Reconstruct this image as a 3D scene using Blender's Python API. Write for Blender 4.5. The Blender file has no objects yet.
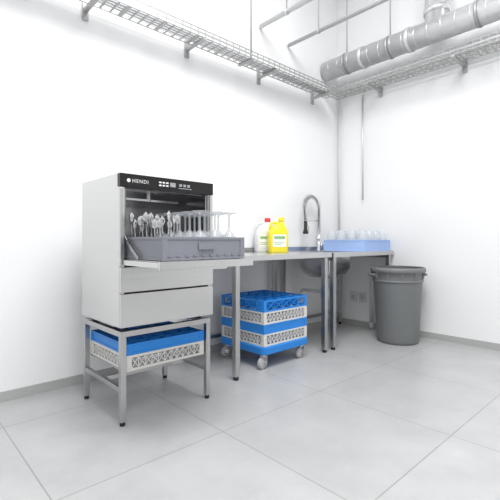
import bpy, math, random
from mathutils import Vector, Matrix
random.seed(4)
S = bpy.context.scene
S.view_settings.view_transform = 'Standard'

# ------------------------------------------------------------ materials
def mat(name, col, rough=0.5, metal=0.0, trans=0.0, noise=0.0, nscale=8.0, bump=0.0, aniso=None, ior=1.45, alpha=1.0):
    m = bpy.data.materials.new(name); m.use_nodes = True
    nt = m.node_tree; b = nt.nodes['Principled BSDF']
    b.inputs['Base Color'].default_value = (*col, 1)
    b.inputs['Roughness'].default_value = rough
    b.inputs['Metallic'].default_value = metal
    b.inputs['Transmission Weight'].default_value = trans
    b.inputs['IOR'].default_value = ior
    b.inputs['Alpha'].default_value = alpha
    if noise or bump:
        tc = nt.nodes.new('ShaderNodeTexCoord'); n = nt.nodes.new('ShaderNodeTexNoise')
        mp = nt.nodes.new('ShaderNodeMapping')
        nt.links.new(tc.outputs['Object'], mp.inputs['Vector'])
        if aniso: mp.inputs['Scale'].default_value = aniso
        nt.links.new(mp.outputs['Vector'], n.inputs['Vector'])
        n.inputs['Scale'].default_value = nscale; n.inputs['Detail'].default_value = 5
        if noise:
            r = nt.nodes.new('ShaderNodeMapRange')
            r.inputs['To Min'].default_value = 1 - noise; r.inputs['To Max'].default_value = 1 + noise
            mx = nt.nodes.new('ShaderNodeVectorMath'); mx.operation = 'SCALE'
            mx.inputs[0].default_value = col
            nt.links.new(n.outputs['Fac'], r.inputs['Value'])
            nt.links.new(r.outputs['Result'], mx.inputs['Scale'])
            nt.links.new(mx.outputs['Vector'], b.inputs['Base Color'])
        if bump:
            bp = nt.nodes.new('ShaderNodeBump'); bp.inputs['Strength'].default_value = bump
            bp.inputs['Distance'].default_value = 0.002
            nt.links.new(n.outputs['Fac'], bp.inputs['Height'])
            nt.links.new(bp.outputs['Normal'], b.inputs['Normal'])
    return m

M = {}
M['wall'] = mat('wall_paint', (0.88, 0.883, 0.887), 0.7, noise=0.012, nscale=2, bump=0.03)
M['ceil'] = mat('ceiling_paint', (0.9, 0.9, 0.9), 0.8, noise=0.01)
M['steel'] = mat('brushed_steel', (0.68, 0.68, 0.675), 0.26, 1.0, noise=0.07, nscale=3, aniso=(1, 1, 60), bump=0.04)
M['steeltop'] = mat('steel_worktop', (0.60, 0.60, 0.605), 0.26, 1.0, noise=0.05, nscale=3, aniso=(1, 50, 1))
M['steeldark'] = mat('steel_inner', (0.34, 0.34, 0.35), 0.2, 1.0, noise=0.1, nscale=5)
M['steelleg'] = mat('steel_leg', (0.52, 0.52, 0.52), 0.28, 1.0, noise=0.05, nscale=10)
M['chrome'] = mat('chrome', (0.68, 0.68, 0.69), 0.08, 1.0, noise=0.01)
M['galv'] = mat('galvanised', (0.74, 0.75, 0.76), 0.38, 0.7, noise=0.08, nscale=12)
M['traymetal'] = mat('galvanised_tray', (0.46, 0.46, 0.46), 0.45, 0.5, noise=0.1, nscale=12)
M['black'] = mat('black_panel', (0.012, 0.012, 0.013), 0.25, noise=0.05)
M['rubber'] = mat('black_rubber', (0.02, 0.02, 0.02), 0.6, noise=0.1)
M['white'] = mat('white_print', (0.85, 0.85, 0.85), 0.5, noise=0.01)
M['display'] = mat('display_grey', (0.35, 0.36, 0.38), 0.3, noise=0.02)
M['blue'] = mat('blue_plastic', (0.02, 0.23, 0.68), 0.4, noise=0.05)
M['ivory'] = mat('ivory_plastic', (0.68, 0.67, 0.64), 0.45, noise=0.03)
M['grayrack'] = mat('grey_rack_plastic', (0.23, 0.24, 0.275), 0.45, noise=0.04)
M['lblue'] = mat('light_blue_plastic', (0.36, 0.51, 0.85), 0.4, noise=0.04)
M['bin'] = mat('grey_bin_plastic', (0.19, 0.20, 0.205), 0.45, noise=0.05)
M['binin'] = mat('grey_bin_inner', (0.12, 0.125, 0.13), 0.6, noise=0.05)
M['yellow'] = mat('yellow_jerrycan', (0.86, 0.73, 0.03), 0.3, noise=0.03)
M['canwhite'] = mat('white_jerrycan', (0.72, 0.73, 0.73), 0.35, noise=0.03)
M['red'] = mat('red_cap', (0.65, 0.03, 0.04), 0.4, noise=0.03)
M['label'] = mat('label_paper', (0.78, 0.79, 0.76), 0.6, noise=0.03)
M['labelp'] = mat('label_print', (0.25, 0.45, 0.2), 0.6, noise=0.03)
M['glass'] = mat('clear_glass', (0.62, 0.65, 0.68), 0.03, alpha=0.4, noise=0.001)
M['frost'] = mat('frosted_glass', (0.74, 0.78, 0.83), 0.1, alpha=0.5, noise=0.005)
M['pvc'] = mat('white_pvc', (0.68, 0.69, 0.69), 0.4, noise=0.02)
M['pipegrey'] = mat('grey_painted_pipe', (0.5, 0.51, 0.52), 0.4, noise=0.02)
M['base'] = mat('baseboard_tile', (0.44, 0.44, 0.44), 0.5, noise=0.06, nscale=4)
M['caster'] = mat('caster_tread', (0.42, 0.42, 0.43), 0.5, noise=0.05)

def floor_mat():
    m = bpy.data.materials.new('floor_tiles'); m.use_nodes = True
    nt = m.node_tree; b = nt.nodes['Principled BSDF']; L = nt.links
    tc = nt.nodes.new('ShaderNodeTexCoord'); mp = nt.nodes.new('ShaderNodeMapping')
    mp.inputs['Location'].default_value = (1.92 + 8.0, 1.99 + 8.0, 0)
    L.new(tc.outputs['Object'], mp.inputs['Vector'])
    br = nt.nodes.new('ShaderNodeTexBrick'); br.offset = 0.0; br.squash = 1.0
    br.inputs['Scale'].default_value = 1.0
    br.inputs['Brick Width'].default_value = 0.8; br.inputs['Row Height'].default_value = 0.8
    br.inputs['Mortar Size'].default_value = 0.003; br.inputs['Mortar Smooth'].default_value = 0.1
    br.inputs['Bias'].default_value = 0
    br.inputs['Color1'].default_value = (0.425, 0.427, 0.43, 1)
    br.inputs['Color2'].default_value = (0.445, 0.447, 0.45, 1)
    br.inputs['Mortar'].default_value = (0.29, 0.29, 0.29, 1)
    L.new(mp.outputs['Vector'], br.inputs['Vector'])
    n = nt.nodes.new('ShaderNodeTexNoise'); n.inputs['Scale'].default_value = 3.2; n.inputs['Detail'].default_value = 9
    n.inputs['Roughness'].default_value = 0.65
    L.new(mp.outputs['Vector'], n.inputs['Vector'])
    r = nt.nodes.new('ShaderNodeMapRange'); r.inputs['From Min'].default_value = 0.25; r.inputs['From Max'].default_value = 0.75
    r.inputs['To Min'].default_value = 0.88; r.inputs['To Max'].default_value = 1.12
    L.new(n.outputs['Fac'], r.inputs['Value'])
    v = nt.nodes.new('ShaderNodeVectorMath'); v.operation = 'SCALE'
    L.new(br.outputs['Color'], v.inputs[0]); L.new(r.outputs['Result'], v.inputs['Scale'])
    L.new(v.outputs['Vector'], b.inputs['Base Color'])
    b.inputs['Roughness'].default_value = 0.28
    bp = nt.nodes.new('ShaderNodeBump'); bp.inputs['Strength'].default_value = 0.3; bp.inputs['Distance'].default_value = 0.002
    bp.invert = True
    L.new(br.outputs['Fac'], bp.inputs['Height']); L.new(bp.outputs['Normal'], b.inputs['Normal'])
    return m
M['floor'] = floor_mat()

# ------------------------------------------------------------ mesh builder
class MB:
    def __init__(s): s.v = []; s.f = []; s.mi = []; s.sm = []; s.mats = []; s.T = Matrix.Identity(4)
    def m(s, k):
        if k not in s.mats: s.mats.append(k)
        return s.mats.index(k)
    def add(s, vs, fs, k, smooth=False):
        o = len(s.v); i = s.m(k)
        s.v += [tuple(s.T @ Vector(p)) for p in vs]
        for f in fs:
            s.f.append([o + a for a in f]); s.mi.append(i); s.sm.append(smooth)
    def box(s, x0, x1, y0, y1, z0, z1, k):
        s.add([(x0,y0,z0),(x1,y0,z0),(x1,y1,z0),(x0,y1,z0),(x0,y0,z1),(x1,y0,z1),(x1,y1,z1),(x0,y1,z1)],
              [(0,3,2,1),(4,5,6,7),(0,1,5,4),(1,2,6,5),(2,3,7,6),(3,0,4,7)], k)
    def obox(s, p, q, w, h, k):
        p = Vector(p); q = Vector(q); d = (q - p).normalized()
        up = Vector((0,0,1)) if abs(d.z) < 0.95 else Vector((0,1,0))
        a = d.cross(up).normalized() * w / 2; b = a.normalized().cross(d).normalized() * h / 2
        vs = [p-a-b, p+a-b, p+a+b, p-a+b, q-a-b, q+a-b, q+a+b, q-a+b]
        s.add(vs, [(3,2,1,0),(4,5,6,7),(0,1,5,4),(1,2,6,5),(2,3,7,6),(3,0,4,7)], k)
    def lathe(s, prof, k, c=(0,0,0), n=32, axis='z', smooth=True):
        vs = []; fs = []
        for (r, z) in prof:
            for i in range(n):
                a = 2*math.pi*i/n; x, y = r*math.cos(a), r*math.sin(a)
                if axis == 'z': p = (x, y, z)
                elif axis == 'x': p = (z, x, y)
                else: p = (y, z, x)
                vs.append((p[0]+c[0], p[1]+c[1], p[2]+c[2]))
        for j in range(len(prof)-1):
            for i in range(n):
                i2 = (i+1) % n
                fs.append((j*n+i, j*n+i2, (j+1)*n+i2, (j+1)*n+i))
        s.add(vs, fs, k, smooth)
    def cyl(s, c, r, z0, z1, k, n=24, axis='z'):
        s.lathe([(0.0001, z0), (r, z0), (r, z0), (r, z1), (r, z1), (0.0001, z1)], k, c, n, axis, smooth=False)
    def tube(s, pts, r, k, n=10, cap=True):
        pts = [Vector(p) for p in pts]; N = len(pts); vs = []; fs = []
        t0 = (pts[1]-pts[0]).normalized()
        u = t0.orthogonal().normalized()
        for i, p in enumerate(pts):
            t = (pts[min(i+1, N-1)] - pts[max(i-1, 0)]).normalized()
            u = (u - t*u.dot(t)).normalized(); w = t.cross(u)
            for j in range(n):
                a = 2*math.pi*j/n; vs.append(p + r*(math.cos(a)*u + math.sin(a)*w))
        for i in range(N-1):
            for j in range(n):
                j2 = (j+1) % n; fs.append((i*n+j, i*n+j2, (i+1)*n+j2, (i+1)*n+j))
        if cap: fs.append(tuple(range(n-1, -1, -1))); fs.append(tuple((N-1)*n+j for j in range(n)))
        s.add(vs, fs, k, True)
    def loft(s, sections, k, smooth=True, cap0=True, cap1=True):
        n = len(sections[0]); vs = [p for sec in sections for p in sec]; fs = []
        for i in range(len(sections)-1):
            for j in range(n):
                j2 = (j+1) % n; fs.append((i*n+j, i*n+j2, (i+1)*n+j2, (i+1)*n+j))
        if cap0: fs.append(tuple(range(n-1, -1, -1)))
        if cap1: fs.append(tuple((len(sections)-1)*n+j for j in range(n)))
        s.add(vs, fs, k, smooth)
    def obj(s, name, parent=None, bevel=0.0):
        me = bpy.data.meshes.new(name); me.from_pydata(s.v, [], s.f)
        for k in s.mats: me.materials.append(M[k])
        me.polygons.foreach_set('material_index', s.mi)
        me.polygons.foreach_set('use_smooth', s.sm)
        me.update()
        o = bpy.data.objects.new(name, me); S.collection.objects.link(o)
        if bevel:
            b = o.modifiers.new('bevel', 'BEVEL'); b.width = bevel; b.segments = 2; b.limit_method = 'ANGLE'
            b.angle_limit = math.radians(50)
        if parent: o.parent = parent
        return o
def empty(name, loc=(0,0,0)):
    o = bpy.data.objects.new(name, None); S.collection.objects.link(o); o.location = loc; o.empty_display_size = 0.1
    return o
def rrect(cx, cy, hx, hy, r, z, n=5):
    P = []
    for (sx, sy, a0) in ((1,1,0),(-1,1,90),(-1,-1,180),(1,-1,270)):
        for i in range(n+1):
            a = math.radians(a0 + 90*i/n)
            P.append((cx+sx*(hx-r)+r*math.cos(a), cy+sy*(hy-r)+r*math.sin(a), z))
    return P

# ------------------------------------------------------------ room
def plane_box(name, *a):
    b = MB(); b.box(*a); return b.obj(name)
plane_box('floor', -6.5, 0.15, -6.0, 0.15, -0.1, 0.0, 'floor')
plane_box('wall_back', -6.5, 0.15, 0.0, 0.15, 0.0, 4.3, 'wall')
plane_box('wall_right', 0.0, 0.15, -6.0, 0.0, 0.0, 4.3, 'wall')
plane_box('ceiling', -6.5, 0.15, -6.0, 0.15, 4.3, 4.4, 'ceil')
plane_box('baseboard_back', -6.5, 0.0, -0.012, 0.0, 0.0, 0.06, 'base')
plane_box('baseboard_right', -0.012, 0.0, -6.0, -0.012, 0.0, 0.06, 'base')

# ------------------------------------------------------------ dishwasher
X0, X1, YF, YB = -3.085, -2.49, -0.80, -0.29
ZB, ZT = 0.512, 1.312
dw = empty('undercounter_dishwasher', ((X0+X1)/2, (YF+YB)/2, ZB))
def P(o, parent):
    o.parent = parent; o.matrix_parent_inverse = Matrix.Translation(parent.location).inverted(); return o
b = MB(); t = 0.03
b.box(X0, X0+t, YF, YB, ZB, ZT, 'steel'); b.box(X1-t, X1, YF, YB, ZB, ZT, 'steel')
b.box(X0+t, X1-t, YB-0.02, YB, ZB, ZT, 'steel')
b.box(X0+t, X1-t, YF, YB-0.02, ZT-0.02, ZT, 'steel')
P(b.obj('cabinet', bevel=0.003), dw)
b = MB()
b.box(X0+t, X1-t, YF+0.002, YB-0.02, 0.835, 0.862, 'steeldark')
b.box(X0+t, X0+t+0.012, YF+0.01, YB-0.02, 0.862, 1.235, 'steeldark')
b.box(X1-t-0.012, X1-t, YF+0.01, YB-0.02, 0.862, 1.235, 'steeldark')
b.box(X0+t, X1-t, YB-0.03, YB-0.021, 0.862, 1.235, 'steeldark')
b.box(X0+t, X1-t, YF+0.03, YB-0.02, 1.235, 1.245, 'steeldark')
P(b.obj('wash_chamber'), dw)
b = MB()
b.box(X0-0.001, X1+0.001, YF-0.014, YF+0.02, 1.240, 1.310, 'black')
P(b.obj('control_panel', bevel=0.002), dw)
b = MB(); yf = YF-0.0155
cx = (X0+X1)/2
zc = 1.275
b.lathe([(0.0001,0),(0.010,0)], 'white', (X0+0.045, yf, zc), 20, 'y')
for i in range(3):
    for j in range(2): b.box(cx-0.075+i*0.022, cx-0.060+i*0.022, yf, yf+0.001, zc+0.003-j*0.016, zc+0.011-j*0.016, 'white')
b.box(cx-0.005, cx+0.03, yf, yf+0.001, zc-0.012, zc+0.012, 'display')
for i in range(3): b.box(cx+0.055+i*0.027, cx+0.073+i*0.027, yf, yf+0.001, zc-0.005, zc+0.009, 'display')
b.box(cx+0.05, cx+0.14, yf, yf+0.001, zc-0.017, zc-0.013, 'display')
P(b.obj('panel_display'), dw)
fc = bpy.data.curves.new('panel_lettering', 'FONT'); fc.body = 'HENDI'; fc.size = 0.027; fc.space_character = 1.25
fc.materials.append(M['white']); fo = bpy.data.objects.new('panel_lettering', fc); S.collection.objects.link(fo)
fo.location = (X0+0.064, yf, zc-0.009); fo.rotation_euler = (math.pi/2, 0, 0); P(fo, dw)
b = MB()
b.box(X0+0.001, X1-0.001, YF-0.016, YF, 0.694, 0.824, 'steel')
b.box(X0+0.001, X1-0.001, YF-0.016, YF, ZB, 0.686, 'steel')
b.box(X0, X0+0.022, YF-0.012, YF, 0.832, 1.238, 'steel'); b.box(X1-0.022, X1, YF-0.012, YF, 0.832, 1.238, 'steel')
P(b.obj('front_panel', bevel=0.003), dw)
b = MB()
b.box(X0+0.03, X1-0.03, YF-0.002, YF+0.006, ZB+0.01, 0.834, 'rubber')
P(b.obj('panel_seal'), dw)
b = MB()
b.box(X0+0.012, X1-0.012, -1.17, YF-0.018, 0.836, 0.862, 'steel')
b.box(X0+0.012, X1-0.012, -1.185, -1.17, 0.828, 0.866, 'steel')
b.box(X0+0.03, X1-0.03, -1.15, YF-0.02, 0.862, 0.866, 'steeltop')
b.box(cx-0.1, cx+0.1, -1.188, -1.13, 0.82, 0.835, 'steel')
P(b.obj('drop_down_door', bevel=0.003), dw)
b = MB()
for x in (X0+0.03, X1-0.03):
    b.obox((x, -0.95, 0.872), (x, -0.78, 0.99), 0.006, 0.018, 'steeldark')
P(b.obj('door_arms'), dw)
b = MB()
for x in (X0+0.06, X1-0.06):
    for y in (YF+0.06, YB-0.06): b.cyl((x, y, 0), 0.018, 0.49, ZB, 'rubber')
P(b.obj('feet'), dw)
b = MB()
b.cyl((cx, -0.55, 0), 0.02, 1.20, 1.235, 'steel'); b.obox((cx-0.22, -0.57, 1.205), (cx+0.22, -0.53, 1.205), 0.03, 0.012, 'steel')
P(b.obj('wash_arm'), dw)

def rack(b, x0, x1, y0, y1, z0, z1, k, pattern='lattice', cells=0, bottom=True, step=0.036):
    w = 0.008
    h = z1 - z0; bar = min(0.014, h*0.2)
    for (za, zb) in ((z0, z0+bar), (z1-bar, z1)):
        b.box(x0, x1, y0, y0+w, za, zb, k); b.box(x0, x1, y1-w, y1, za, zb, k)
        b.box(x0, x0+w, y0+w, y1-w, za, zb, k); b.box(x1-w, x1, y0+w, y1-w, za, zb, k)
    for cx_ in (x0, x1-0.03):
        for cy_ in (y0, y1-w): b.box(cx_, cx_+0.03, cy_, cy_+w, z0+bar, z1-bar, k)
    for cx_ in (x0, x1-w):
        for cy_ in (y0+w, y1-0.03): b.box(cx_, cx_+w, cy_, cy_+0.03-w, z0+bar, z1-bar, k)
    if pattern == 'solid':
        e = 0.003
        b.box(x0+0.03, x1-0.03, y0+e, y0+w, z0+bar, z1-bar, k); b.box(x0+0.03, x1-0.03, y1-w, y1-e, z0+bar, z1-bar, k)
        b.box(x0+e, x0+w, y0+0.03, y1-0.03, z0+bar, z1-bar, k); b.box(x1-w, x1-e, y0+0.03, y1-0.03, z0+bar, z1-bar, k)
    else:
        za, zb = z0+bar, z1-bar
        def run(a0, a1, put):
            n = max(1, round((a1-a0)/step)); d = (a1-a0)/n
            for i in range(n):
                a = a0 + i*d
                put(a, za, a+d, zb); put(a+d, za, a, zb)
                put(a+d, za, a+d, zb)
        for yy in (y0+w/2, y1-w/2): run(x0+0.03, x1-0.03, lambda a, p, c, q, yy=yy: b.obox((a, yy, p), (c, yy, q), 0.005, 0.005, k))
        for xx in (x0+w/2, x1-w/2): run(y0+0.03, y1-0.03, lambda a, p, c, q, xx=xx: b.obox((xx, a, p), (xx, c, q), 0.005, 0.005, k))
    if bottom:
        n = 12
        for i in range(1, n):
            x = x0 + (x1-x0)*i/n; b.box(x-0.003, x+0.003, y0+w, y1-w, z0, z0+0.006, k)
            y = y0 + (y1-y0)*i/n; b.box(x0+w, x1-w, y-0.003, y+0.003, z0, z0+0.0055, k)
    if cells:
        for i in range(1, cells):
            x = x0 + (x1-x0)*i/cells; b.box(x-0.0015, x+0.0015, y0+w, y1-w, z0+0.008, z1-0.004, k)
            y = y0 + (y1-y0)*i/cells; b.box(x0+w, x1-w, y-0.0015, y+0.0015, z0+0.008, z1-0.0045, k)

gr = empty('dishwasher_rack', (-2.79, -0.85, 0.868))
b = MB(); rx0, rx1, ry0, ry1 = -3.04, -2.535, -1.15, -0.65; rz0, rz1 = 0.868, 0.980
rack(b, rx0, rx1, ry0, ry1, rz0, rz1, 'grayrack', 'solid')
P(b.obj('rack_frame', bevel=0.0015), gr)
b = MB()
for i in range(10):
    x = rx0 + 0.03 + i*0.048; b.box(x, x+0.018, ry0-0.003, ry0+0.003, rz0+0.016, rz0+0.024, 'grayrack')
b.box(rx0+0.2, rx0+0.3, ry0-0.006, ry0, rz0+0.05, rz0+0.085, 'grayrack')
P(b.obj('rack_ribs'), gr)

def wine_glass(b, x, y, z, s=1.25):
    prof = [(0.030,0),(0.036,0.03),(0.038,0.055),(0.030,0.085),(0.012,0.105),(0.0045,0.115),(0.004,0.17),
             (0.006,0.18),(0.033,0.187),(0.033,0.190),(0.0001,0.190)]
    b.lathe([(r*s, z+q*s) for r, q in prof], 'glass', (x,y,0), 20)
    b.lathe([(0.0285*s,z),(0.035*s,z+0.03*s),(0.0365*s,z+0.055*s),(0.028*s,z+0.083*s),(0.0001,z+0.103*s)], 'glass', (x,y,0), 20)
gl = empty('wine_glasses', (-2.66, -0.9, rz0))
b = MB()
for i in range(3):
    for j in range(5):
        wine_glass(b, -2.59 - i*0.097, -1.085 + j*0.093, rz0+0.009)
P(b.obj('stemware'), gl)
cu = empty('cutlery_set', (-2.95, -0.9, rz0))
b = MB()
for i in range(20):
    x = -3.0 + (i % 5)*0.03 + random.uniform(-.004, .004); y = -1.02 + (i//5)*0.085 + random.uniform(-.01, .01)
    lean = random.uniform(-0.02, 0.02); h = random.uniform(0.13, 0.185); lx = random.uniform(-.012, .008)
    top = Vector((x+lx, y+lean, rz0+0.012+h))
    b.obox((x, y, rz0+0.012), top, 0.004, 0.003, 'chrome')
    T = Matrix.Translation(top) @ Matrix.Rotation(random.uniform(-.6, .6), 4, 'Z')
    b.T = T
    b.lathe([(0.0001,-0.004),(0.010,0.006),(0.0145,0.022),(0.013,0.036),(0.0001,0.05)], 'chrome', (0,0,0), 12)
    for q in range(len(b.v)-60, len(b.v)):
        p = T.inverted() @ Vector(b.v[q]); p.y *= 0.22; b.v[q] = tuple(T @ p)
    b.T = Matrix.Identity(4)
P(b.obj('cutlery'), cu)
b = MB(); rack(b, -3.025, -2.855, -1.06, -0.70, rz0+0.006, rz0+0.10, 'ivory', step=0.03)
P(b.obj('cutlery_basket'), cu)

# ------------------------------------------------------------ stand
st = empty('dishwasher_stand', (cx, -0.5, 0))
b = MB(); L = 0.03
sx0, sx1, sy0, sy1 = X0+0.01, X1-0.01, YF+0.0, YB+0.01
for x in (sx0, sx1-L):
    for y in (sy0, sy1-L): b.box(x, x+L, y, y+L, 0.02, 0.46, 'steelleg')
b.box(sx0, sx1, sy0, sy0+L, 0.46, 0.49, 'steelleg'); b.box(sx0, sx1, sy1-L, sy1, 0.46, 0.49, 'steelleg')
b.box(sx0, sx0+L, sy0+L, sy1-L, 0.46, 0.49, 'steelleg'); b.box(sx1-L, sx1, sy0+L, sy1-L, 0.46, 0.49, 'steelleg')
for x in (sx0, sx1-L): b.box(x+0.003, x+L-0.003, sy0+L, sy1-L, 0.17, 0.195, 'steelleg')
ym = (sy0+sy1)/2
b.box(sx0+L-0.003, sx1-L+0.003, ym-0.0125, ym+0.0125, 0.17, 0.195, 'steelleg')
b.box(sx0+L-0.002, sx0+L+0.02, sy0+L, sy1-L, 0.268, 0.272, 'steelleg'); b.box(sx1-L-0.02, sx1-L+0.002, sy0+L, sy1-L, 0.268, 0.272, 'steelleg')
P(b.obj('frame', bevel=0.002), st)
b = MB()
for x in (sx0, sx1-L):
    for y in (sy0, sy1-L): b.cyl((x+L/2, y+L/2, 0), 0.014, 0, 0.02, 'rubber')
P(b.obj('feet'), st)
sr = empty('glass_rack', (cx, -0.5, 0.272))
b = MB(); ax0, ax1, ay0, ay1 = cx-0.25, cx+0.25, -0.785, -0.305
rack(b, ax0, ax1, ay0, ay1, 0.272, 0.355, 'ivory', cells=0, step=0.04)
P(b.obj('rack_base', bevel=0.001), sr)
b = MB()
rack(b, ax0, ax1, ay0, ay1, 0.356, 0.415, 'blue', 'solid', cells=6, bottom=False)
P(b.obj('rack_extender', bevel=0.001), sr)

# ------------------------------------------------------------ tables
def table_legs(b, x0, x1, y0, y1, h):
    s = 0.04
    for x in (x0, x1-s):
        for y in (y0, y1-s): b.box(x, x+s, y, y+s, 0.025, h, 'steelleg')
        b.box(x+0.005, x+s-0.005, y0+s, y1-s, h-0.03, h, 'steelleg')
    b.box(x0+s, x1-s, y1-s+0.005, y1-0.005, 0.14, 0.17, 'steelleg')
def feet(b, x0, x1, y0, y1):
    for x in (x0, x1-0.04):
        for y in (y0, y1-0.04): b.cyl((x+0.02, y+0.02, 0), 0.018, 0, 0.025, 'rubber')
t1 = empty('steel_work_table', (-1.7, -0.35, 0))
b = MB(); TZ = 0.858
b.box(-2.27, -1.115, -0.71, -0.015, TZ-0.04, TZ, 'steeltop'); b.box(-2.27, -1.115, -0.03, -0.015, TZ, TZ+0.04, 'steeltop')
P(b.obj('top', bevel=0.003), t1)
b = MB(); table_legs(b, -2.20, -1.15, -0.69, -0.05, TZ-0.04); P(b.obj('legs', bevel=0.002), t1)
b = MB(); feet(b, -2.20, -1.15, -0.69, -0.05); P(b.obj('feet'), t1)

t2 = empty('sink_table', (-0.55, -0.35, 0))
b = MB(); hx0, hx1, hy0, hy1 = -0.98, -0.60, -0.58, -0.20
a0, a1 = -1.095, -0.02
b.box(a0, hx0, -0.71, -0.02, TZ-0.04, TZ, 'steeltop'); b.box(hx1, a1, -0.71, -0.02, TZ-0.04, TZ, 'steeltop')
b.box(hx0, hx1, -0.71, hy0, TZ-0.04, TZ, 'steeltop'); b.box(hx0, hx1, hy1, -0.02, TZ-0.04, TZ, 'steeltop')
b.box(a0, a1, -0.03, -0.02, TZ, TZ+0.04, 'steeltop')
P(b.obj('top'), t2)
b = MB(); mx, my = (hx0+hx1)/2, (hy0+hy1)/2; hw = (hx1-hx0)/2
secs = [rrect(mx, my, hw, hw, 0.04, TZ-0.001), rrect(mx, my, hw-0.003, hw-0.003, 0.05, 0.70), rrect(mx, my, hw-0.02, hw-0.02, 0.08, 0.645),
        rrect(mx, my, hw-0.06, hw-0.06, 0.09, 0.615), rrect(mx, my, 0.04, 0.04, 0.039, 0.61)]
b.loft(secs, 'steeltop', cap0=False)
P(b.obj('sink_bowl'), t2)
b = MB(); table_legs(b, -1.065, -0.045, -0.69, -0.05, TZ-0.04); P(b.obj('legs', bevel=0.002), t2)
b = MB(); feet(b, -1.065, -0.045, -0.69, -0.05); P(b.obj('feet'), t2)
b = MB()
b.cyl((mx, my, 0), 0.035, 0.57, 0.61, 'pvc'); b.cyl((mx, my, 0), 0.02, 0.50, 0.57, 'pvc'); b.cyl((mx, my, 0), 0.04, 0.40, 0.50, 'pvc')
b.tube([(mx, my, 0.46), (mx, -0.12, 0.46), (mx, -0.10, 0.45), (mx, -0.09, 0.42), (mx, -0.09, 0.2)], 0.018, 'pvc')
b.tube([(mx, -0.09, 0.2), (mx, -0.02, 0.2)], 0.018, 'pvc')
P(b.obj('drain_trap'), t2)

# faucet
fx, fy = -0.50, -0.10
fa = empty('pre_rinse_faucet', (fx, fy, TZ))
b = MB()
b.lathe([(0.0001,TZ),(0.03,TZ),(0.03,TZ+0.01),(0.022,TZ+0.02),(0.022,TZ+0.08),(0.013,TZ+0.09),(0.013,TZ+0.3),(0.0001,TZ+0.3)], 'chrome', (fx,fy,0))
b.tube([(fx, fy, TZ+0.055), (fx+0.03, fy-0.04, TZ+0.06)], 0.012, 'chrome')
b.tube([(fx+0.03, fy-0.04, TZ+0.06), (fx+0.06, fy-0.07, TZ+0.10)], 0.006, 'chrome')
b.tube([(fx, fy, TZ+0.11), (fx-0.05, fy-0.03, TZ+0.13), (fx-0.16, fy-0.1, TZ+0.14), (fx-0.17, fy-0.107, TZ+0.12)], 0.009, 'chrome')
P(b.obj('body'), fa)
AR = 0.135
def arch():
    pts = []
    for i in range(10): pts.append(Vector((fx, fy, TZ+0.20+i*0.025)))
    for i in range(1, 25):
        a = math.pi*i/24; pts.append(Vector((fx-AR+AR*math.cos(a), fy-0.02*i/24, TZ+0.44+AR*math.sin(a))))
    for i in range(1, 7): pts.append(Vector((fx-2*AR+0.003*i, fy-0.02, TZ+0.44-i*0.024)))
    return pts
ar = arch()
b = MB(); b.tube(ar, 0.009, 'rubber')
fine = []
for i in range(len(ar)-1):
    for k in range(10): fine.append(ar[i].lerp(ar[i+1], k/10))
u = Vector((0,1,0)); coil = []
for i in range(len(fine)-1):
    t_ = (fine[i+1]-fine[i]).normalized(); u = (u - t_*u.dot(t_)).normalized(); w_ = t_.cross(u)
    a = i*0.62; coil.append(fine[i] + 0.023*(math.cos(a)*u + math.sin(a)*w_))
b.tube(coil, 0.0042, 'chrome', n=6)
P(b.obj('spring_hose'), fa)
b = MB(); ex, ey, ez = ar[-1]
b.lathe([(0.0001,0),(0.026,0),(0.030,0.012),(0.024,0.03),(0.018,0.05),(0.018,0.13),(0.0001,0.13)], 'rubber', (ex, ey, ez-0.12), 20)
b.tube([(ex+0.01, ey, ez-0.02), (ex+0.035, ey-0.01, ez-0.04), (ex+0.04, ey-0.01, ez-0.1)], 0.004, 'chrome')
b.tube([(fx, fy, ez+0.02), (ex, ey, ez+0.02)], 0.004, 'chrome')
P(b.obj('spray_head'), fa)

# rack with glasses on the sink table
pr = empty('plate_rack', (-0.31, -0.43, TZ))
b = MB(); px0, px1, py0, py1 = -0.555, -0.06, -0.69, -0.20
rack(b, px0, px1, py0, py1, TZ, TZ+0.115, 'lblue', 'solid')
for i in range(1, 8):
    for j in range(1, 8):
        x = px0+(px1-px0)*i/8; y = py0+(py1-py0)*j/8; b.box(x-0.003, x+0.003, y-0.003, y+0.003, TZ+0.004, TZ+0.07, 'lblue')
P(b.obj('rack_frame', bevel=0.0015), pr)
pl = empty('upturned_glasses', (-0.31, -0.43, TZ+0.01))
b = MB()
for i in range(4):
    for j in range(4):
        x = px0+0.065+i*0.121; y = py0+0.065+j*0.12
        z = TZ+0.008
        b.lathe([(0.050,z),(0.053,z+0.06),(0.052,z+0.12),(0.045,z+0.17),(0.030,z+0.198),(0.0001,z+0.207)], 'frost', (x,y,0), 24)
P(b.obj('glasses'), pl)

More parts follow.
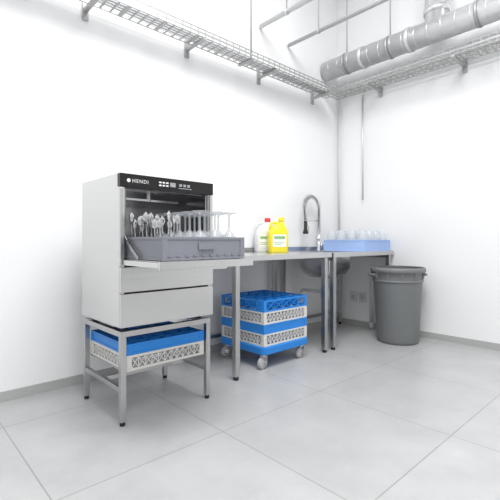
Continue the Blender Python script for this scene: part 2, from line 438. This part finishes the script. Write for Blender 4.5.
# ------------------------------------------------------------ jerrycans
def jerry(name, x, y, rot, body, cap):
    e = empty(name, (x, y, TZ)); b = MB()
    w, d, h = 0.085, 0.062, 0.235
    secs = [rrect(0,0,w-0.006,d-0.006,0.02,0.0), rrect(0,0,w,d,0.025,0.008), rrect(0,0,w,d,0.025,0.17), rrect(0,0,w-0.004,d-0.003,0.025,0.20),
            rrect(0.012,0,w-0.03,d-0.02,0.025,0.235), rrect(0.025,0,0.04,0.03,0.025,0.258), rrect(0.035,0,0.022,0.022,0.0215,0.27), rrect(0.035,0,0.022,0.022,0.0215,0.285)]
    b.loft(secs, body)
    hd = [(-0.068,0,0.19),(-0.07,0,0.235),(-0.055,0,0.262),(-0.02,0,0.268),(0.015,0,0.262)]
    b.tube(hd, 0.012, body)
    b.obj('body', e)
    b = MB(); b.lathe([(0.0001,0.283),(0.027,0.283),(0.028,0.285),(0.026,0.315),(0.0001,0.316)], cap, (0.035,0,0), 24)
    b.obj('cap', e)
    b = MB(); b.box(-0.062,0.062,-d-0.0012,-d+0.001,0.05,0.16,'label'); b.box(-0.05,0.05,-d-0.002,-d-0.0013,0.12,0.145,'labelp')
    b.box(-0.05,0.02,-d-0.002,-d-0.0013,0.07,0.075,'labelp'); b.box(-0.05,0.04,-d-0.002,-d-0.0013,0.085,0.09,'labelp')
    b.obj('label', e)
    e.rotation_euler = (0,0,rot)
jerry('detergent_jerrycan', -1.345, -0.28, math.radians(-30), 'yellow', 'yellow')
jerry('detergent_jerrycan', -1.36, -0.12, math.radians(-30), 'canwhite', 'red')

# ------------------------------------------------------------ rack trolley
tr = empty('rack_dolly', (-1.64, -0.40, 0))
dx0, dx1, dy0, dy1 = -1.912, -1.382, -0.675, -0.145
b = MB()
mxd, myd = (dx0+dx1)/2, (dy0+dy1)/2
secs = [rrect(mxd,myd,0.245,0.245,0.03,0.105), rrect(mxd,myd,0.262,0.262,0.04,0.115),
        rrect(mxd,myd,0.265,0.265,0.04,0.165), rrect(mxd,myd,0.25,0.25,0.035,0.17)]
b.loft(secs, 'blue', smooth=False)
P(b.obj('platform', bevel=0.003), tr)
b = MB()
for x in (dx0+0.05, dx1-0.05):
    for y in (dy0+0.05, dy1-0.05):
        b.cyl((x, y, 0), 0.022, 0.09, 0.105, 'steel')
        for s_ in (-0.019, 0.019): b.obox((x, y+s_, 0.098), (x-0.018, y+s_, 0.035), 0.003, 0.034, 'steel')
        b.lathe([(0.0001,-0.012),(0.02,-0.012),(0.022,-0.011),(0.022,0.011),(0.0001,0.012)], 'steel', (x-0.018, y, 0.0455), 24, 'y')
        b.lathe([(0.0215,-0.013),(0.040,-0.014),(0.045,-0.008),(0.045,0.008),(0.040,0.014),(0.0215,0.013)], 'caster', (x-0.018, y, 0.0455), 28, 'y')
P(b.obj('casters'), tr)
tx0, tx1, ty0, ty1 = dx0+0.015, dx1-0.015, dy0+0.015, dy1-0.015
rs = empty('rack_stack', ((tx0+tx1)/2, (ty0+ty1)/2, 0.171))
z = 0.171
for n_ in range(2):
    b = MB(); rack(b, tx0, tx1, ty0, ty1, z, z+0.092, 'ivory', step=0.04)
    P(b.obj('glass_rack_base_%d' % (n_+1), bevel=0.001), rs); z += 0.092
    hh = 0.072 if n_ == 0 else 0.088
    b = MB(); rack(b, tx0, tx1, ty0, ty1, z, z+hh, 'blue', 'solid' if n_ == 0 else 'lattice', cells=5, bottom=False, step=0.09)
    P(b.obj('glass_rack_extender_%d' % (n_+1), bevel=0.001), rs); z += hh

# ------------------------------------------------------------ waste bin
bn = empty('waste_bin', (-0.335, -0.91, 0)); b = MB()
prof = [(0.0001,0.0),(0.175,0.0),(0.187,0.008),(0.19,0.03),(0.192,0.035),(0.222,0.57),(0.226,0.58),(0.228,0.60),(0.232,0.66),(0.246,0.665),(0.252,0.68),(0.252,0.695),(0.246,0.71),(0.232,0.71)]
b.lathe(prof, 'bin', n=48)
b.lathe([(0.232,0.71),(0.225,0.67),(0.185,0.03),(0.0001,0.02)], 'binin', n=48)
b.obj('barrel', bn)
b = MB()
for i in range(12):
    a = 2*math.pi*i/12+0.1; c_, s_ = math.cos(a), math.sin(a)
    b.obox((0.227*c_, 0.227*s_, 0.60), (0.238*c_, 0.238*s_, 0.668), 0.006, 0.02, 'bin')
b.lathe([(0.222,0.575),(0.231,0.578),(0.231,0.59),(0.225,0.595)], 'bin', n=48)
b.obj('rim_ribs', bn)
b = MB()
for a in (math.radians(-43), math.radians(137)):
    pts = []
    for i in range(9):
        q = a + math.radians(-14 + 28*i/8); rr = 0.236 + 0.035*math.sin(math.pi*i/8)
        pts.append((rr*math.cos(q), rr*math.sin(q), 0.64))
    b.tube(pts, 0.012, 'bin')
b.obj('handles', bn)

# ------------------------------------------------------------ overhead services
TM = 'traymetal'
def tray(b, p, q, off, w, h, step):
    p = Vector(p); q = Vector(q); o = Vector(off)*w; d = (q-p)
    for e_ in (Vector((0,0,0)), o):
        b.obox(p+e_+Vector((0,0,h/2)), q+e_+Vector((0,0,h/2)), 0.004, h*0.25, TM)
        b.obox(p+e_, q+e_, 0.012, 0.006, TM)
        b.obox(p+e_+Vector((0,0,h)), q+e_+Vector((0,0,h)), 0.008, 0.006, TM)
    n = int(d.length/step)
    for i in range(n+1):
        c = p + d*(i/n)
        b.obox(c, c+o, 0.012 if i % 4 else 0.03, 0.005, TM)
        for e_ in (Vector((0,0,0)), o): b.obox(c+e_, c+e_+Vector((0,0,h)), 0.006, 0.006, TM)
ct = empty('cable_tray', (-2.5, -0.15, 2.55))
b = MB(); tray(b, (-5.0,-0.08,2.54), (-0.36,-0.08,2.54), (0,-1,0), 0.16, 0.06, 0.07)
for i in range(6):
    x = -4.6+i*0.82; b.box(x-0.015, x+0.015, -0.26, -0.006, 2.515, 2.535, TM); b.box(x-0.02, x+0.02, -0.015, -0.002, 2.46, 2.60, TM)
P(b.obj('tray_run'), ct)
b = MB()
for k in range(3): b.tube([(-5.0,-0.12-k*0.03,2.553),(-2.5,-0.13-k*0.03,2.553),(-0.4,-0.12-k*0.03,2.553)], 0.008, 'pipegrey', 8)
P(b.obj('cables'), ct)
b = MB(); b.tube([(-1.62,-0.225,2.535),(-1.62,-0.225,4.299)], 0.009, 'pipegrey', 8); b.box(-1.635,-1.605,-0.26,-0.06,2.528,2.536,TM)
P(b.obj('hanger_rod'), ct)
ct2 = empty('wire_cable_tray', (-0.2, -2.5, 2.60))
b = MB(); tray(b, (-0.08,-5.0,2.60), (-0.08,-0.05,2.60), (-1,0,0), 0.2, 0.07, 0.06)
for i in range(6):
    y = -4.8+i*0.85; b.box(-0.30, -0.006, y-0.015, y+0.015, 2.575, 2.595, TM); b.box(-0.015, -0.002, y-0.02, y+0.02, 2.52, 2.65, TM)
P(b.obj('tray_run'), ct2)

vd = empty('ventilation_duct', (-0.27, -2, 2.88))
b = MB(); b.tube([(-0.27, -5.5, 2.88), (-0.27, -0.03, 2.88)], 0.105, 'galv', 28)
for i in range(45):
    y = -5.4 + i*0.12; b.lathe([(0.105,-0.003),(0.1075,0),(0.105,0.003)], 'galv', (-0.27, y, 2.88), 28, 'y')
for y in (-0.5, -1.0, -2.0, -3.0): b.lathe([(0.105,-0.02),(0.113,-0.02),(0.113,0.02),(0.105,0.02)], 'galv', (-0.27, y, 2.88), 28, 'y')
P(b.obj('duct_run'), vd)
b = MB()
b.tube([(-0.27,-1.25,2.88),(-0.27,-1.25,4.3)], 0.10, 'galv', 28)
b.lathe([(0.102,0),(0.112,0),(0.112,0.05),(0.102,0.05)], 'galv', (-0.27,-1.25,3.02), 28)
P(b.obj('duct_riser'), vd)
b = MB()
for y in (-0.3, -0.8, -1.6, -2.4):
    b.lathe([(0.107,-0.012),(0.111,-0.012),(0.111,0.012),(0.107,0.012)], 'traymetal', (-0.27, y, 2.88), 28, 'y')
    b.tube([(-0.27, y, 2.985), (-0.27, y, 4.3)], 0.007, 'pipegrey', 6)
P(b.obj('duct_hangers'), vd)
def pipe(name, pts, r, k, rods=()):
    e = empty(name, pts[0]); b = MB(); b.tube(pts, r, k, 14); P(b.obj('pipe_run'), e)
    if rods:
        b = MB()
        for (x, y, z_) in rods: b.tube([(x, y, z_), (x, y, 4.3)], 0.007, 'pipegrey', 6); b.lathe([(r,-0.01),(r+0.006,-0.01),(r+0.006,0.01),(r,0.01)], k, (x,y,z_), 14, 'y')
        P(b.obj('hanger_rods'), e)
pipe('water_pipe', [(-0.9, -0.02, 2.97), (-0.9, -5.5, 2.97)], 0.018, 'pipegrey', ((-0.9,-0.4,2.97), (-0.9,-1.5,2.97), (-0.9,-2.6,2.97)))
pipe('water_pipe', [(-1.3, -0.02, 3.02), (-1.3, -5.5, 3.02)], 0.022, 'galv', ((-1.3,-0.35,3.02), (-1.3,-1.7,3.02)))
pipe('conduit_pipe', [(-0.035, -0.04, 2.59), (-0.035, -0.04, 0.92)], 0.012, 'pvc')
pipe('conduit_pipe', [(-0.035, -0.35, 2.59), (-0.035, -0.35, 1.42)], 0.010, 'galv')
def socket(x, y, z_):
    e = empty('wall_socket', (x, y, z_)); b = MB()
    b.box(x-0.03, x, y-0.04, y+0.04, z_-0.05, z_+0.05, 'pvc'); P(b.obj('housing', bevel=0.004), e)
    b = MB(); b.lathe([(0.0001,-0.0305),(0.022,-0.0305),(0.026,-0.034),(0.028,-0.030)], 'pipegrey', (x, y, z_), 20, 'x'); P(b.obj('outlet'), e)
socket(0.0, -0.22, 0.33)
socket(0.0, -0.34, 0.33)
e = empty('drain_riser_pipe', (-0.04,-0.46,0)); b = MB(); b.tube([(-0.04,-0.46,0.07),(-0.04,-0.46,0.62)], 0.018, 'pvc'); b.tube([(-0.04,-0.46,0.0),(-0.04,-0.46,0.07)],0.025,'pvc')
P(b.obj('pipe_run'), e)

# ------------------------------------------------------------ light
w = bpy.data.worlds.new('world'); S.world = w; w.use_nodes = True
nt = w.node_tree; bg = nt.nodes['Background']
tc = nt.nodes.new('ShaderNodeTexCoord'); sp = nt.nodes.new('ShaderNodeSeparateXYZ'); nt.links.new(tc.outputs['Generated'], sp.inputs[0])
cr = nt.nodes.new('ShaderNodeValToRGB'); nt.links.new(sp.outputs['Z'], cr.inputs['Fac'])
cr.color_ramp.elements[0].position = 0.02; cr.color_ramp.elements[0].color = (0.60, 0.605, 0.615, 1)
cr.color_ramp.elements[1].position = 0.40; cr.color_ramp.elements[1].color = (1, 1, 1, 1)
nt.links.new(cr.outputs['Color'], bg.inputs['Color'])
bg.inputs['Strength'].default_value = 1.0
def area(name, loc, size, power, rot=(0,0,0)):
    l = bpy.data.lights.new(name, 'AREA'); l.shape = 'RECTANGLE'; l.size = size[0]; l.size_y = size[1]; l.energy = power
    o = bpy.data.objects.new(name, l); S.collection.objects.link(o); o.location = loc; o.rotation_euler = rot
area('overhead_fill', (-2.6, -2.1, 4.2), (1.8, 1.4), 145)  # soft area light added overhead to brighten the room, no visible fixture
area('overhead_fill', (-4.6, -4.0, 4.2), (2.5, 2.5), 80)  # wider fill light added out of view, behind the camera

# ------------------------------------------------------------ camera
cam = bpy.data.cameras.new('camera'); co = bpy.data.objects.new('camera', cam); S.collection.objects.link(co)
co.location = (-3.99, -2.76, 0.96)
co.rotation_euler = (math.pi/2, 0, math.radians(47.1-90))
cam.sensor_width = 36; cam.lens = 28.8; cam.shift_y = -9/500
S.camera = co
